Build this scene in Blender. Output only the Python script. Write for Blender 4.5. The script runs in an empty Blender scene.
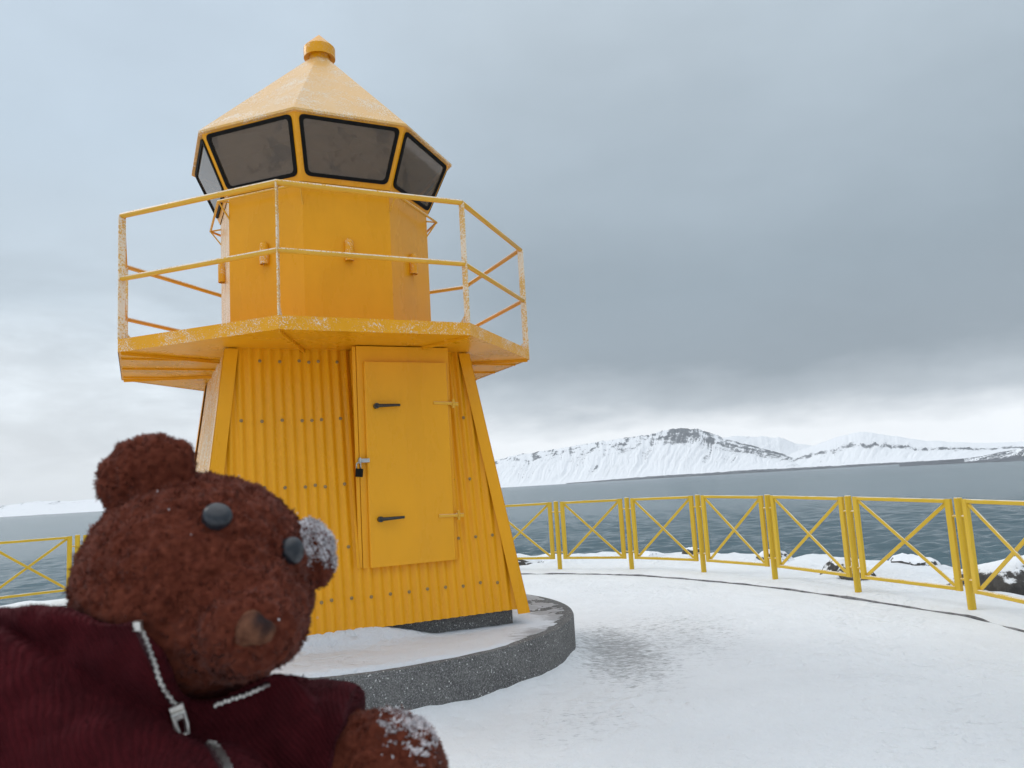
import bpy, math, random
import numpy as np
from math import sin, cos, tan, pi, radians, sqrt, hypot, atan2
from mathutils import Vector, Matrix, noise
from mathutils.bvhtree import BVHTree

random.seed(7); rng = np.random.default_rng(7)
S = bpy.context.scene
COL = S.collection

# ------------------------------------------------------------------ camera
PITCH, ROLL, FPX = 0.1298, 0.0589, 782.93
CAM = Vector((0, 0, 1.4))
_R = Vector((1, 0, 0)); _F = Vector((0, cos(PITCH), sin(PITCH))); _U = Vector((0, -sin(PITCH), cos(PITCH)))
RIGHT = cos(ROLL) * _R - sin(ROLL) * _U
UP = sin(ROLL) * _R + cos(ROLL) * _U
cam_d = bpy.data.cameras.new('camera'); cam = bpy.data.objects.new('camera', cam_d); COL.objects.link(cam)
m3 = Matrix((RIGHT, UP, -_F)).transposed()
cam.matrix_world = Matrix.Translation(CAM) @ m3.to_4x4()
cam_d.sensor_width = 36; cam_d.lens = FPX / 1024 * 36
cam_d.clip_start = .02; cam_d.clip_end = 60000
cam_d.dof.use_dof = True; cam_d.dof.focus_distance = 6.5; cam_d.dof.aperture_fstop = 20
S.camera = cam

# ------------------------------------------------------------------ render settings
S.render.engine = 'CYCLES'
S.cycles.use_denoising = True
S.cycles.max_bounces = 6; S.cycles.diffuse_bounces = 3; S.cycles.glossy_bounces = 3
S.cycles.transparent_max_bounces = 12; S.cycles.volume_bounces = 0
S.view_settings.view_transform = 'Standard'; S.view_settings.look = 'None'
S.view_settings.exposure = .31; S.view_settings.gamma = 1

# ------------------------------------------------------------------ node helper
class NT:
    def __init__(s, tree): s.t = tree
    def n(s, typ, **kw):
        nd = s.t.nodes.new(typ)
        ins = kw.pop('i', {})
        for k, v in kw.items(): setattr(nd, k, v)
        for k, v in ins.items(): s.set(nd, k, v)
        return nd
    def set(s, nd, k, v):
        so = nd.inputs[k]
        if isinstance(v, bpy.types.NodeSocket): s.t.links.new(v, so)
        elif isinstance(v, bpy.types.Node): s.t.links.new(v.outputs[0], so)
        else: so.default_value = v
    def m(s, op, a, b=0.0, c=0.0, clamp=False):
        nd = s.n('ShaderNodeMath', operation=op); nd.use_clamp = clamp
        for i, v in enumerate((a, b, c)): s.set(nd, i, v)
        return nd.outputs[0]
    def mr(s, v, a, b, c=0.0, d=1.0, interp='SMOOTHSTEP'):
        nd = s.n('ShaderNodeMapRange', interpolation_type=interp)
        for i, q in enumerate((v, a, b, c, d)): s.set(nd, i, q)
        return nd.outputs[0]
    def mix(s, f, a, b, typ='MIX'):
        nd = s.n('ShaderNodeMix', data_type='RGBA', blend_type=typ)
        s.set(nd, 0, f); s.set(nd, 6, rgb(a)); s.set(nd, 7, rgb(b))
        return nd.outputs[2]
    def noise(s, vec, scale, detail=4, rough=.55, dist=0.0):
        nd = s.n('ShaderNodeTexNoise', i={'Scale': scale, 'Detail': detail, 'Roughness': rough, 'Distortion': dist})
        if vec is not None: s.set(nd, 'Vector', vec)
        return nd.outputs[0]
    def mapv(s, vec, scale=(1, 1, 1), loc=(0, 0, 0), rot=(0, 0, 0)):
        nd = s.n('ShaderNodeMapping', i={'Vector': vec, 'Location': loc, 'Rotation': rot, 'Scale': scale})
        return nd.outputs[0]
    def ramp(s, f, stops, interp='LINEAR'):
        nd = s.n('ShaderNodeValToRGB'); nd.color_ramp.interpolation = interp
        cr = nd.color_ramp
        while len(cr.elements) < len(stops): cr.elements.new(.5)
        for e, (p, c) in zip(cr.elements, stops): e.position = p; e.color = rgb(c)
        s.set(nd, 0, f); return nd.outputs[0]

def rgb(c):
    if isinstance(c, (tuple, list)): return (c[0], c[1], c[2], 1)
    if isinstance(c, (int, float)): return (c, c, c, 1)
    return c

def material(name):
    mt = bpy.data.materials.new(name); mt.use_nodes = True
    t = NT(mt.node_tree); b = mt.node_tree.nodes['Principled BSDF']
    return mt, t, b
def coords(t, kind='Object'):
    return t.n('ShaderNodeTexCoord').outputs[kind]
def bump(t, b, h, strength=.3, dist=.01):
    nd = t.n('ShaderNodeBump', i={'Strength': strength, 'Distance': dist, 'Height': h})
    t.set(b, 'Normal', nd.outputs[0])
    return nd

# ------------------------------------------------------------------ world: overcast sky over a Nishita base
SUN_AZ, SUN_EL = radians(-62), radians(38)      # from +Y, negative = left of the view
W = bpy.data.worlds.new('World'); S.world = W; W.use_nodes = True
t = NT(W.node_tree); bg = W.node_tree.nodes['Background']
sky = t.n('ShaderNodeTexSky', sky_type='NISHITA'); sky.sun_disc = False
sky.sun_elevation = SUN_EL; sky.sun_rotation = SUN_AZ
d = coords(t, 'Generated')
sx = t.n('ShaderNodeSeparateXYZ', i={0: d})
X, Y, Z = sx.outputs
elev = t.m('MULTIPLY', t.m('ARCSINE', t.m('MULTIPLY', Z, .9999)), 180 / pi)
azi = t.m('MULTIPLY', t.m('ARCTAN2', X, Y), 180 / pi)
warp = t.noise(t.mapv(d, (1, 1, 2.4)), 2.3, 5, .55)
warp2 = t.noise(t.mapv(d, (1, 1, 3.5), (3, 1, 2)), 6.5, 6, .6)
e1 = t.m('ADD', elev, t.m('ADD', t.m('MULTIPLY', t.m('SUBTRACT', warp, .5), 8), t.m('MULTIPLY', t.m('SUBTRACT', warp2, .5), 3.2)))
# right-hand part: bright streak at the horizon, slate band above, slowly lighter upwards
rampR = t.ramp(t.m('DIVIDE', t.m('ADD', e1, 5), 95, clamp=True), [
    (0.0, (.93, .96, .99)), (.082, (.92, .95, .98)), (.106, (.46, .51, .555)), (.135, (.268, .318, .362)),
    (.2, (.272, .33, .378)), (.30, (.345, .41, .465)), (.44, (.46, .53, .59)), (.64, (1.05, 1.09, 1.13)), (1, (1.24, 1.27, 1.31))])
rampL = t.ramp(t.m('DIVIDE', t.m('ADD', e1, 5), 95, clamp=True), [
    (0.0, (.66, .71, .755)), (.06, (.70, .745, .785)), (.09, (.74, .78, .815)), (.14, (.66, .715, .76)),
    (.2, (.46, .53, .59)), (.30, (.44, .525, .605)), (.42, (.475, .56, .645)), (.64, (1.05, 1.09, 1.13)), (1, (1.24, 1.27, 1.31))])
aw = t.m('ADD', azi, t.m('MULTIPLY', t.m('SUBTRACT', warp, .5), 24))
cl = t.mix(t.mr(aw, -26, 6), rampL, rampR)
# lighter billow in the upper left middle
fine = t.mr(t.noise(t.mapv(d, (1, 1, 2.0), (7, 3, 1)), 3.2, 6, .55), .25, .75, .93, 1.07, 'LINEAR')
cl = t.mix(1.0, cl, fine, 'MULTIPLY')
puff = t.mr(t.noise(t.mapv(d, (1, 1, 3.2), (2, 9, 4)), 5.5, 7, .6, .4), .35, .68, -.10, .12)
low = t.m('MULTIPLY', t.m('MULTIPLY', t.mr(elev, .5, 4), t.mr(elev, 20, 9)), t.mr(azi, -6, -24))
cl = t.mix(1.0, cl, t.m('ADD', 1.0, t.m('MULTIPLY', puff, low)), 'MULTIPLY')
# unseen sky behind the viewer, brightened to lift the tower front and bear
back = t.mr(Y, -.05, -.75, 1.0, 1.06)
cl = t.mix(1.0, cl, back, 'MULTIPLY')
final = t.mix(.97, sky.outputs[0], t.mix(1.0, cl, (10.2, 10.25, 10.3), 'MULTIPLY'))
t.set(bg, 'Color', final); bg.inputs['Strength'].default_value = .1

sun_d = bpy.data.lights.new('sun', 'SUN'); sun_d.energy = .7; sun_d.angle = radians(20); sun_d.color = (1, .96, .9)
sun = bpy.data.objects.new('sun', sun_d); COL.objects.link(sun)
sd = Vector((sin(SUN_AZ) * cos(SUN_EL), cos(SUN_AZ) * cos(SUN_EL), sin(SUN_EL)))
sun.rotation_euler = (-sd).to_track_quat('-Z', 'Y').to_euler(); sun.location = (-20, 10, 30)

# ------------------------------------------------------------------ mesh helpers
class MB:
    def __init__(s): s.v = []; s.f = []; s.mi = []; s.cur = 0
    def add(s, vs, fs):
        o = len(s.v); s.v += [tuple(q) for q in vs]
        for f in fs: s.f.append(tuple(o + i for i in f)); s.mi.append(s.cur)
    def box(s, c, size, rot=None):
        hx, hy, hz = size[0] / 2, size[1] / 2, size[2] / 2
        vs = [Vector((x, y, z)) for x in (-hx, hx) for y in (-hy, hy) for z in (-hz, hz)]
        if rot: vs = [rot @ q for q in vs]
        vs = [q + Vector(c) for q in vs]
        s.add(vs, [(0, 1, 3, 2), (4, 6, 7, 5), (0, 4, 5, 1), (2, 3, 7, 6), (0, 2, 6, 4), (1, 5, 7, 3)])
    def bar(s, p, q, w, h, up=(0, 0, 1), ch=.15):
        # bar with chamfered corners; w across, h along up
        p, q = Vector(p), Vector(q); dd = (q - p).normalized()
        a = dd.cross(Vector(up))
        if a.length < 1e-4: a = dd.cross(Vector((1, 0, 0)))
        a.normalize(); b = a.cross(dd).normalized(); c = min(w, h) * ch
        pr = [(-w/2 + c, -h/2), (w/2 - c, -h/2), (w/2, -h/2 + c), (w/2, h/2 - c), (w/2 - c, h/2), (-w/2 + c, h/2), (-w/2, h/2 - c), (-w/2, -h/2 + c)]
        vs = [e + a * x + b * y for e in (p, q) for x, y in pr]
        s.add(vs, [(i, (i + 1) % 8, 8 + (i + 1) % 8, 8 + i) for i in range(8)] + [tuple(range(7, -1, -1)), tuple(range(8, 16))])
    def tube(s, pts, r, n=10, caps=True):
        pts = [Vector(p) for p in pts]; rs = r if isinstance(r, (list, tuple)) else [r] * len(pts)
        vs = []; up = None
        for i, p in enumerate(pts):
            dd = (pts[min(i + 1, len(pts) - 1)] - pts[max(i - 1, 0)]).normalized()
            if up is None:
                up = Vector((0, 0, 1)) if abs(dd.z) < .9 else Vector((1, 0, 0))
            a = dd.cross(up).normalized(); b = a.cross(dd).normalized(); up = b
            vs += [p + (a * cos(2*pi*k/n) + b * sin(2*pi*k/n)) * rs[i] for k in range(n)]
        fs = [(i*n + k, i*n + (k+1) % n, (i+1)*n + (k+1) % n, (i+1)*n + k) for i in range(len(pts)-1) for k in range(n)]
        if caps: fs += [tuple(range(n-1, -1, -1)), tuple(range((len(pts)-1)*n, len(pts)*n))]
        s.add(vs, fs)
    def lathe(s, prof, n=32, c=(0, 0, 0), closed_top=True, a0=0.0):
        vs = [(c[0] + r * cos(a0 + 2*pi*k/n), c[1] + r * sin(a0 + 2*pi*k/n), c[2] + z) for r, z in prof for k in range(n)]
        fs = [(i*n + k, i*n + (k+1) % n, (i+1)*n + (k+1) % n, (i+1)*n + k) for i in range(len(prof)-1) for k in range(n)]
        if closed_top: fs.append(tuple(range((len(prof)-1)*n, len(prof)*n)))
        s.add(vs, fs)
    def prism(s, poly, d):
        n = len(poly); d = Vector(d); poly = [Vector(p) for p in poly]
        s.add(poly + [p + d for p in poly], [tuple(range(n-1, -1, -1)), tuple(range(n, 2*n))] + [(i, (i+1) % n, n + (i+1) % n, n + i) for i in range(n)])
    def build(s, name, mats, parent=None, smooth=False, loc=None):
        me = bpy.data.meshes.new(name); me.from_pydata(s.v, [], s.f)
        if not isinstance(mats, (list, tuple)): mats = [mats]
        for m_ in mats: me.materials.append(m_)
        if len(mats) > 1: me.polygons.foreach_set('material_index', s.mi)
        if smooth is True: me.polygons.foreach_set('use_smooth', [True] * len(me.polygons))
        elif smooth: me.polygons.foreach_set('use_smooth', [True] * len(me.polygons)); me.set_sharp_from_angle(angle=radians(smooth))
        me.update()
        o = bpy.data.objects.new(name, me); COL.objects.link(o)
        if parent: o.parent = parent
        if loc: o.location = loc
        return o

def tag(o, label=None, cat=None, group=None, kind=None):
    if label: o['label'] = label
    if cat: o['category'] = cat
    if group: o['group'] = group
    if kind: o['kind'] = kind
    return o
def thing(name, label, cat, loc=(0, 0, 0), rotz=0, group=None):
    o = bpy.data.objects.new(name, None); o.empty_display_size = .1; COL.objects.link(o)
    o.location = loc; o.rotation_euler = (0, 0, rotz)
    return tag(o, label, cat, group)
def fbm(x, y, z=0.0, oct=5, H=.9):
    return noise.fractal(Vector((x, y, z)), H, 2.0, oct)
def np_mesh(name, verts, faces, mats, parent=None, smooth=True):
    me = bpy.data.meshes.new(name)
    me.from_pydata([tuple(v) for v in verts], [], [tuple(f) for f in faces])
    for m_ in (mats if isinstance(mats, (list, tuple)) else [mats]): me.materials.append(m_)
    if smooth: me.polygons.foreach_set('use_smooth', [True] * len(me.polygons))
    me.update(); o = bpy.data.objects.new(name, me); COL.objects.link(o)
    if parent: o.parent = parent
    return o
def grid_faces(nu, nv, wrap=False):
    fs = []
    for i in range(nu - 1):
        for j in range(nv if wrap else nv - 1):
            k = (j + 1) % nv
            fs.append((i*nv + j, (i+1)*nv + j, (i+1)*nv + k, i*nv + k))
    return fs
def sstep(a, b, x):
    u = min(1, max(0, (x - a) / (b - a))); return u * u * (3 - 2 * u)
def interp(x, pts):
    return float(np.interp(x, [p[0] for p in pts], [p[1] for p in pts]))

# ------------------------------------------------------------------ materials
def mat_yellow(name, base, rime=0.0, scale=170, side=None, topfrost=0.0, rough=.27, patch=0.0, veil=0.0):
    """painted steel; rime = share of wind-blown snow grains stuck on, topfrost = grains on upward faces only"""
    mt, t, b = material(name); o = coords(t)
    dirt = t.noise(t.mapv(o, (1, 1, .35)), 3.0, 6, .6)
    c = t.mix(t.mr(dirt, .35, .7), tuple(x * .955 for x in base), tuple(min(1, x * 1.03) for x in base))
    streak = t.noise(t.mapv(o, (14, 14, .7)), 1.0, 4, .6)
    c = t.mix(t.mr(streak, .62, .82, 0, .16), c, (base[0] * .72, base[1] * .64, base[2] * .8 + .01))
    f = None
    if rime or topfrost:
        g = t.noise(o, scale, 3, .7); big = t.noise(o, 5.0, 4, .6)
        thr = t.mr(big, .3, .7, .12, -.12, 'LINEAR')
        if rime:
            f = t.mr(t.m('SUBTRACT', g, thr), .66 - rime * .30, .74 - rime * .30)
        if topfrost:
            nz = t.n('ShaderNodeSeparateXYZ', i={0: t.n('ShaderNodeNewGeometry').outputs['Normal']}).outputs[2]
            ff = t.m('MULTIPLY', t.mr(t.m('SUBTRACT', g, thr), .62 - topfrost * .3, .72 - topfrost * .3), t.mr(nz, .15, .45))
            f = ff if f is None else t.m('MAXIMUM', f, ff)
        if patch:
            f = t.m('MULTIPLY', f, t.mr(big, .5 - patch, .62, .25, 1))
        c = t.mix(t.m('MULTIPLY', f, .70), c, (.84, .83, .79))
        t.set(b, 'Roughness', t.m('ADD', rough, t.m('MULTIPLY', f, .3)))
    else:
        t.set(b, 'Roughness', t.mr(dirt, .3, .7, rough - .06, rough + .1))
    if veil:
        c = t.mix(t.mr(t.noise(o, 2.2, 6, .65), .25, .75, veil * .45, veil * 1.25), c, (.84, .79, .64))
    t.set(b, 'Base Color', c)
    h = t.noise(o, 60, 3, .5)
    if f is not None: h = t.m('ADD', t.m('MULTIPLY', h, .3), f)
    bump(t, b, h, .12 if f is None else .35, .004)
    b.inputs['Specular IOR Level'].default_value = .3
    return mt
YB = (.83, .368, .009)
M_yel = mat_yellow('yellow_paint', YB)
M_yel_grain = mat_yellow('yellow_paint_snow_grains', YB, rime=.33, scale=110)
M_yel_rime = mat_yellow('yellow_paint_rimed', (.75, .40, .05), rime=.70, scale=78, veil=.16)
M_yel_roof = mat_yellow('yellow_paint_frosted_roof', (.74, .375, .045), rime=.36, scale=85, veil=.18)
M_yel_frost_glare = mat_yellow('yellow_paint_frost_and_glare', YB, rime=.45, scale=90, veil=.42)  # left faces: grazing sky glare painted in as a pale veil, with frost grains
M_yel_rail = mat_yellow('yellow_paint_rail', (.75, .40, .04), topfrost=.85, scale=80)
M_fence = mat_yellow('fence_paint', (.68, .445, .036), topfrost=.7, scale=120)

def mat_simple(name, base, rough=.5, metal=0.0, nscale=30, var=.15, bmp=.1, bdist=.005):
    mt, t, b = material(name); o = coords(t); n_ = t.noise(o, nscale, 5, .6)
    t.set(b, 'Base Color', t.mix(t.mr(n_, .3, .7), tuple(x * (1 - var) for x in base), tuple(x * (1 + var) for x in base)))
    b.inputs['Roughness'].default_value = rough; b.inputs['Metallic'].default_value = metal
    bump(t, b, n_, bmp, bdist); return mt
M_black = mat_simple('black_rubber', (.006, .006, .006), .7)
M_black.node_tree.nodes['Principled BSDF'].inputs['Specular IOR Level'].default_value = .15
M_steel = mat_simple('galvanised_steel', (.45, .45, .44), .35, .9)
M_gun = mat_simple('dark_metal', (.05, .052, .055), .35, .7)
M_dark = mat_simple('dark_interior', (.05, .04, .032), .8)
M_ceiling = mat_simple('lantern_ceiling', (.14, .10, .06), .7, var=.3, nscale=6)
M_lens = mat_simple('lamp_lens', (.05, .045, .04), .15)

mt, t, b = material('window_glass'); M_glass = mt
o = coords(t); sm = t.mr(t.noise(o, 4.5, 4, .6), .5, .68)
tr = t.n('ShaderNodeBsdfTransparent', i={'Color': (.60, .52, .44, 1)})
gl = t.n('ShaderNodeBsdfGlossy', i={'Color': (.95, .95, .95, 1), 'Roughness': .03})
fr = t.n('ShaderNodeFresnel', i={'IOR': 1.55})
df = t.n('ShaderNodeBsdfDiffuse', i={'Color': (.21, .14, .08, 1)})
ms = t.n('ShaderNodeMixShader', i={0: t.mr(sm, 0, 1, .50, .28), 1: tr.outputs[0], 2: df.outputs[0]})
ms2 = t.n('ShaderNodeMixShader', i={0: fr.outputs[0], 1: ms.outputs[0], 2: gl.outputs[0]})
t.set(mt.node_tree.nodes['Material Output'], 'Surface', ms2.outputs[0]); mt.node_tree.nodes.remove(b)

# snow of the plaza, with the wind-scoured asphalt showing beside the plinth
def mat_snow(name, scour=False, patchy=False, col=(.90, .925, .955)):
    mt, t, b = material(name); o = coords(t)
    lo = t.noise(o, .9, 5, .6); mid = t.noise(o, 6, 5, .6); fi = t.noise(o, 70, 4, .7)
    c = t.mix(t.mr(lo, .3, .7), tuple(x * .95 for x in col), col)
    if scour:
        sp = t.n('ShaderNodeSeparateXYZ', i={0: o})
        # two worn places, long axis running away from the viewer
        def spot(cx, cy, rx, ry, rot):
            v = t.mapv(o, (1, 1, 1), (-cx, -cy, 0))
            v = t.mapv(v, (1, 1, 1), (0, 0, 0), (0, 0, rot)); v = t.mapv(v, (1 / rx, 1 / ry, 0))
            ln = t.n('ShaderNodeVectorMath', operation='LENGTH', i={0: v}).outputs['Value']
            return t.mr(ln, 1.0, .05)
        m1 = t.m('MAXIMUM', spot(.75, 6.75, .75, 2.2, -.02), t.m('MULTIPLY', spot(1.3, 7.3, 1.3, 2.3, .1), .6))
        m1 = t.m('MAXIMUM', m1, t.m('MULTIPLY', spot(.3, 4.9, .8, 1.1, .3), .4))
        st = t.noise(t.mapv(o, (3.2, 7.0, 1), (0, 0, 0), (0, 0, -.5)), 3.2, 9, .74, 1.2)
        st2 = t.noise(t.mapv(o, (1, 1, 1)), 18, 5, .7)
        s_ = t.m('ADD', t.m('MULTIPLY', st, .75), t.m('MULTIPLY', st2, .25))
        k = t.m('ADD', t.m('MULTIPLY', m1, .24), s_)
        f = t.m('MULTIPLY', t.m('MULTIPLY', t.mr(k, .58, .80), t.mr(m1, .02, .45)), .66)
        thin = t.m('MULTIPLY', t.mr(t.m('ADD', t.m('MULTIPLY', t.noise(t.mapv(o, (1, 1, 1), (2, 5, 0)), 1.2, 4, .6), .55), t.m('MULTIPLY', t.noise(t.mapv(o, (2.2, 4.2, 1), (2, 5, 0), (0, 0, .4)), 5.0, 7, .72, .8), .45)), .54, .70), .08)
        c = t.mix(t.m('MAXIMUM', f, thin), c, (.115, .12, .125))
    if patchy:
        at = t.n('ShaderNodeAttribute', attribute_name='bare').outputs['Fac']
        k = t.m('ADD', t.m('MULTIPLY', t.noise(t.mapv(o, (5, 12, 1)), 1.5, 7, .7, .5), .9), t.m('MULTIPLY', at, .5))
        c = t.mix(t.m('MULTIPLY', t.mr(k, .66, .90), .62), c, (.25, .245, .25))
    t.set(b, 'Base Color', c); b.inputs['Roughness'].default_value = .65
    b.inputs['Specular IOR Level'].default_value = .25
    tr_ = t.n('ShaderNodeTexVoronoi', feature='SMOOTH_F1', i={'Vector': t.n('ShaderNodeVectorMath', operation='ADD', i={0: o, 1: t.n('ShaderNodeTexNoise', i={'Vector': o, 'Scale': 4.0, 'Detail': 4.0}).outputs[1]}).outputs[0], 'Scale': 5.5}).outputs['Distance']
    tm = t.mr(t.noise(o, .55, 3, .5), .42, .62)
    h = t.m('ADD', t.m('ADD', t.m('MULTIPLY', mid, .9), t.m('MULTIPLY', fi, .25)), t.m('MULTIPLY', t.m('MULTIPLY', tr_, tm), .75))
    bump(t, b, h, .9, .075)
    return mt
M_snow = mat_snow('snow'); M_plaza = mat_snow('plaza_snow', scour=True); M_psnow = mat_snow('plinth_snow', patchy=True, col=(.82, .85, .90))

mt, t, b = material('plinth_concrete'); M_conc = mt
o = coords(t); n1 = t.noise(o, 3, 5, .6); vo = t.n('ShaderNodeTexVoronoi', i={'Vector': o, 'Scale': 105.0}).outputs['Distance']
c = t.mix(t.mr(n1, .3, .7), (.075, .074, .074), (.125, .123, .12))
gr = t.noise(o, 95, 5, .8); c = t.mix(t.mr(gr, .46, .66), c, (.26, .255, .25)); c = t.mix(t.mr(gr, .46, .30), c, (.03, .03, .03))
big = t.n('ShaderNodeTexVoronoi', i={'Vector': o, 'Scale': 33.0})
c = t.mix(t.m('MULTIPLY', t.mr(big.outputs['Distance'], .19, .12), t.mr(t.noise(o, 11, 2), .44, .50)), c, (.55, .55, .53))
c = t.mix(t.m('MULTIPLY', t.mr(vo, .24, .14), t.mr(t.noise(o, 31, 2), .46, .52)), c, (.6, .6, .6))
t.set(b, 'Base Color', c); b.inputs['Roughness'].default_value = .85
bump(t, b, t.m('ADD', gr, vo), .5, .006)

mt, t, b = material('boulder_rock'); M_rock = mt
o = coords(t); n1 = t.noise(o, 4, 7, .65); n2 = t.noise(o, 16, 5, .6)
c = t.mix(t.mr(n1, .3, .7), (.040, .038, .036), (.13, .122, .113))
nz = t.n('ShaderNodeSeparateXYZ', i={0: t.n('ShaderNodeNewGeometry').outputs['Normal']}).outputs[2]
f = t.mr(t.m('ADD', nz, t.m('ADD', t.m('MULTIPLY', t.m('SUBTRACT', n1, .5), 1.3), t.m('MULTIPLY', t.m('SUBTRACT', n2, .5), .8))), .40, .62)
t.set(b, 'Base Color', t.mix(f, c, (.84, .86, .89))); b.inputs['Roughness'].default_value = .75
bump(t, b, t.m('ADD', n1, t.m('MULTIPLY', n2, .5)), .6, .05)

mt, t, b = material('kerb_concrete'); M_kerb = mt
o = coords(t); n1 = t.noise(o, 9, 5, .6)
t.set(b, 'Base Color', t.mix(t.mr(n1, .35, .7), (.10, .10, .105), (.26, .26, .27))); b.inputs['Roughness'].default_value = .9
bump(t, b, n1, .4, .01)

mt, t, b = material('sea_water'); M_sea = mt
o = coords(t)
w1 = t.noise(t.mapv(o, (.45, 1.2, 1), (0, 0, 0), (0, 0, .12)), .34, 7, .66, .3)
w2 = t.noise(t.mapv(o, (.8, 1.6, 1), (9, 2, 0), (0, 0, -.25)), 2.4, 4, .6)
w3 = t.noise(t.mapv(o, (.02, .06, 1), (0, 0, 0), (0, 0, .1)), .35, 5, .6)
t.set(b, 'Base Color', t.mix(t.mr(w3, .35, .65), (.046, .092, .112), (.062, .114, .135)))
b.inputs['Roughness'].default_value = .2; b.inputs['IOR'].default_value = 1.33
b.inputs['Specular IOR Level'].default_value = .4
bump(t, b, t.m('ADD', w1, t.m('MULTIPLY', w2, .3)), .6, .5)

mt, t, b = material('mountain_snow_rock'); M_mount = mt
at = t.n('ShaderNodeAttribute', attribute_name='rock').outputs['Fac']; o = coords(t)
n1 = t.noise(o, .016, 9, .78)
f = t.m('MULTIPLY', t.mr(t.m('ADD', at, t.m('MULTIPLY', t.m('SUBTRACT', n1, .5), 1.7)), .42, .80), .92)
t.set(b, 'Base Color', t.mix(f, (.86, .88, .91), t.mix(t.mr(n1, .35, .65), (.05, .058, .07), (.14, .155, .175)))); b.inputs['Roughness'].default_value = .9
b.inputs['Specular IOR Level'].default_value = .1

# ================================================================== SETTING
FC = Vector((-2.8486, 7.0368, 0)); FR = 6.8327           # centre and radius of the railing circle
LC = Vector((-1.6392, 6.9481, 0)); LTH = -1.1228          # lighthouse centre and heading of its door side
SEA = -4.0
def kerb_r(a):
    return interp(a, [(-40, 6.9), (-8, 6.88), (2, 6.80), (10, 6.58), (20, 6.45), (34, 6.40), (46, 6.5), (63, 6.42), (200, 6.42), (212, 6.42)])

def fence_h(a):
    return interp(a, [(-40, 1.04), (3, 1.055), (14.8, 1.084), (27.4, 1.106), (38, 1.13), (60, 1.12), (127, 1.045), (200, 1.04)])

def fence_r(a):
    return interp(a, [(-31, 7.2), (-8, 7.05), (3, 6.94), (14.8, 6.69), (27.4, 6.79), (38.3, 6.87), (49.2, 6.91), (59.5, 6.79), (72, 6.83), (200, 6.83)])

def plaza_h(x, y):
    r = hypot(x - LC.x, y - LC.y)
    h = .006 * fbm(x * 1.1, y * 1.1, 0, 4) + .004 * fbm(x * 6, y * 6, 3, 3)
    if r < 3.2:                                              # drift blown against the foot of the plinth
        a = atan2(y - LC.y, x - LC.x)
        amp = .055 + .035 * fbm(cos(a) * 3, sin(a) * 3, 5, 4)
        h += max(0, amp) * max(0, 1 - (r - 2.03) / (.30 + .1 * fbm(cos(a) * 5, sin(a) * 5, 9, 3))) ** 2 if r > 2.03 else max(0, amp)
    return h

# plaza sheet : inner circle, polar grid around the lighthouse for detail near the plinth
def polar(center, rfun, radii_t, nang, hfun, a0=0, a1=2*pi, wrap=True):
    vs = []
    for tt in radii_t:
        for j in range(nang):
            a = a0 + (a1 - a0) * j / (nang if wrap else nang - 1)
            r = rfun(math.degrees(a)) * tt if callable(rfun) else rfun * tt
            x, y = center.x + r * cos(a), center.y + r * sin(a)
            vs.append((x, y, hfun(x, y, a, r)))
    return vs
NA = 420
vs = [(LC.x, LC.y, 0)]
def kr_any(adeg):
    a = adeg % 360
    if a > 212 and a < 320: return 6.9
    if a >= 320: a -= 360
    if a < -39: return 6.9
    return kerb_r(a)
# plaza built on rays from the lighthouse centre out to the kerb
def ray_to_kerb(a):
    d_ = Vector((cos(a), sin(a), 0)); lo, hi = 2.0, 14.0
    for _ in range(40):
        m_ = (lo + hi) / 2; p = LC + d_ * m_ - FC
        if p.length < kr_any(math.degrees(atan2(p.y, p.x))): lo = m_
        else: hi = m_
    return lo
rad = [2.03, 2.07, 2.1, 2.14, 2.18, 2.23, 2.28, 2.34, 2.4, 2.5, 2.6, 2.75, 2.9]
vs = []; 
outs = [ray_to_kerb(2*pi*j/NA) for j in range(NA)]
rings = rad + [None] * 34
for i in range(len(rings)):
    for j in range(NA):
        a = 2*pi*j/NA
        r = rad[i] if i < len(rad) else 2.9 + (outs[j] - 2.9) * (i - len(rad) + 1) / 34
        x, y = LC.x + r * cos(a), LC.y + r * sin(a); vs.append((x, y, plaza_h(x, y)))
tag(np_mesh('plaza', vs, grid_faces(len(rings), NA, True), M_plaza), kind='structure')

def seaward(adeg):
    a = adeg % 360
    if a > 250: a -= 360
    return 1 - max(sstep(195, 225, a), sstep(-25, -55, a))
def shore_h(x, y, a, r):
    ad = math.degrees(a); s_ = seaward(ad); kr = kr_any(ad); dr = r - kr
    base = .03 + .015 * min(1, dr * 3) + .03 * fbm(x * .7, y * .7, 2, 4) * min(1, dr * 2)
    wide = interp(ad if ad < 250 else ad - 360, [(-60, 2.9), (60, 2.9), (100, 1.6), (140, .9), (200, .9)])
    crest = -.02 * sstep(.25, 1.2, dr) * (1 if ad < 110 or ad > 300 else .3) + .15 * fbm(x * .8 + 3, y * .8, 7, 4) * sstep(.5, 1.4, dr)
    drop = -4.6 * sstep(wide, wide + 4.5, dr) + .5 * fbm(x * .6, y * .6, 1, 4) * sstep(wide, wide + 2, dr) * (1 - sstep(wide + 3, wide + 5, dr))
    h = base + min(crest, .35) + drop
    flat = .03 + .05 * fbm(x * .3, y * .3, 4, 4) * min(1, dr)
    return flat * (1 - s_) + h * s_ if dr > .06 else (.020 * s_ if dr > .001 else .002 * s_)
drs = [0, .05, .12, .2, .3, .42, .55, .7, .85, 1, 1.2, 1.4, 1.6, 1.8, 2, 2.2, 2.4, 2.7, 3, 3.4, 3.8, 4.3, 5, 6, 7, 9, 12, 18, 30, 60, 140]
vs = []; NB = 480
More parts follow.
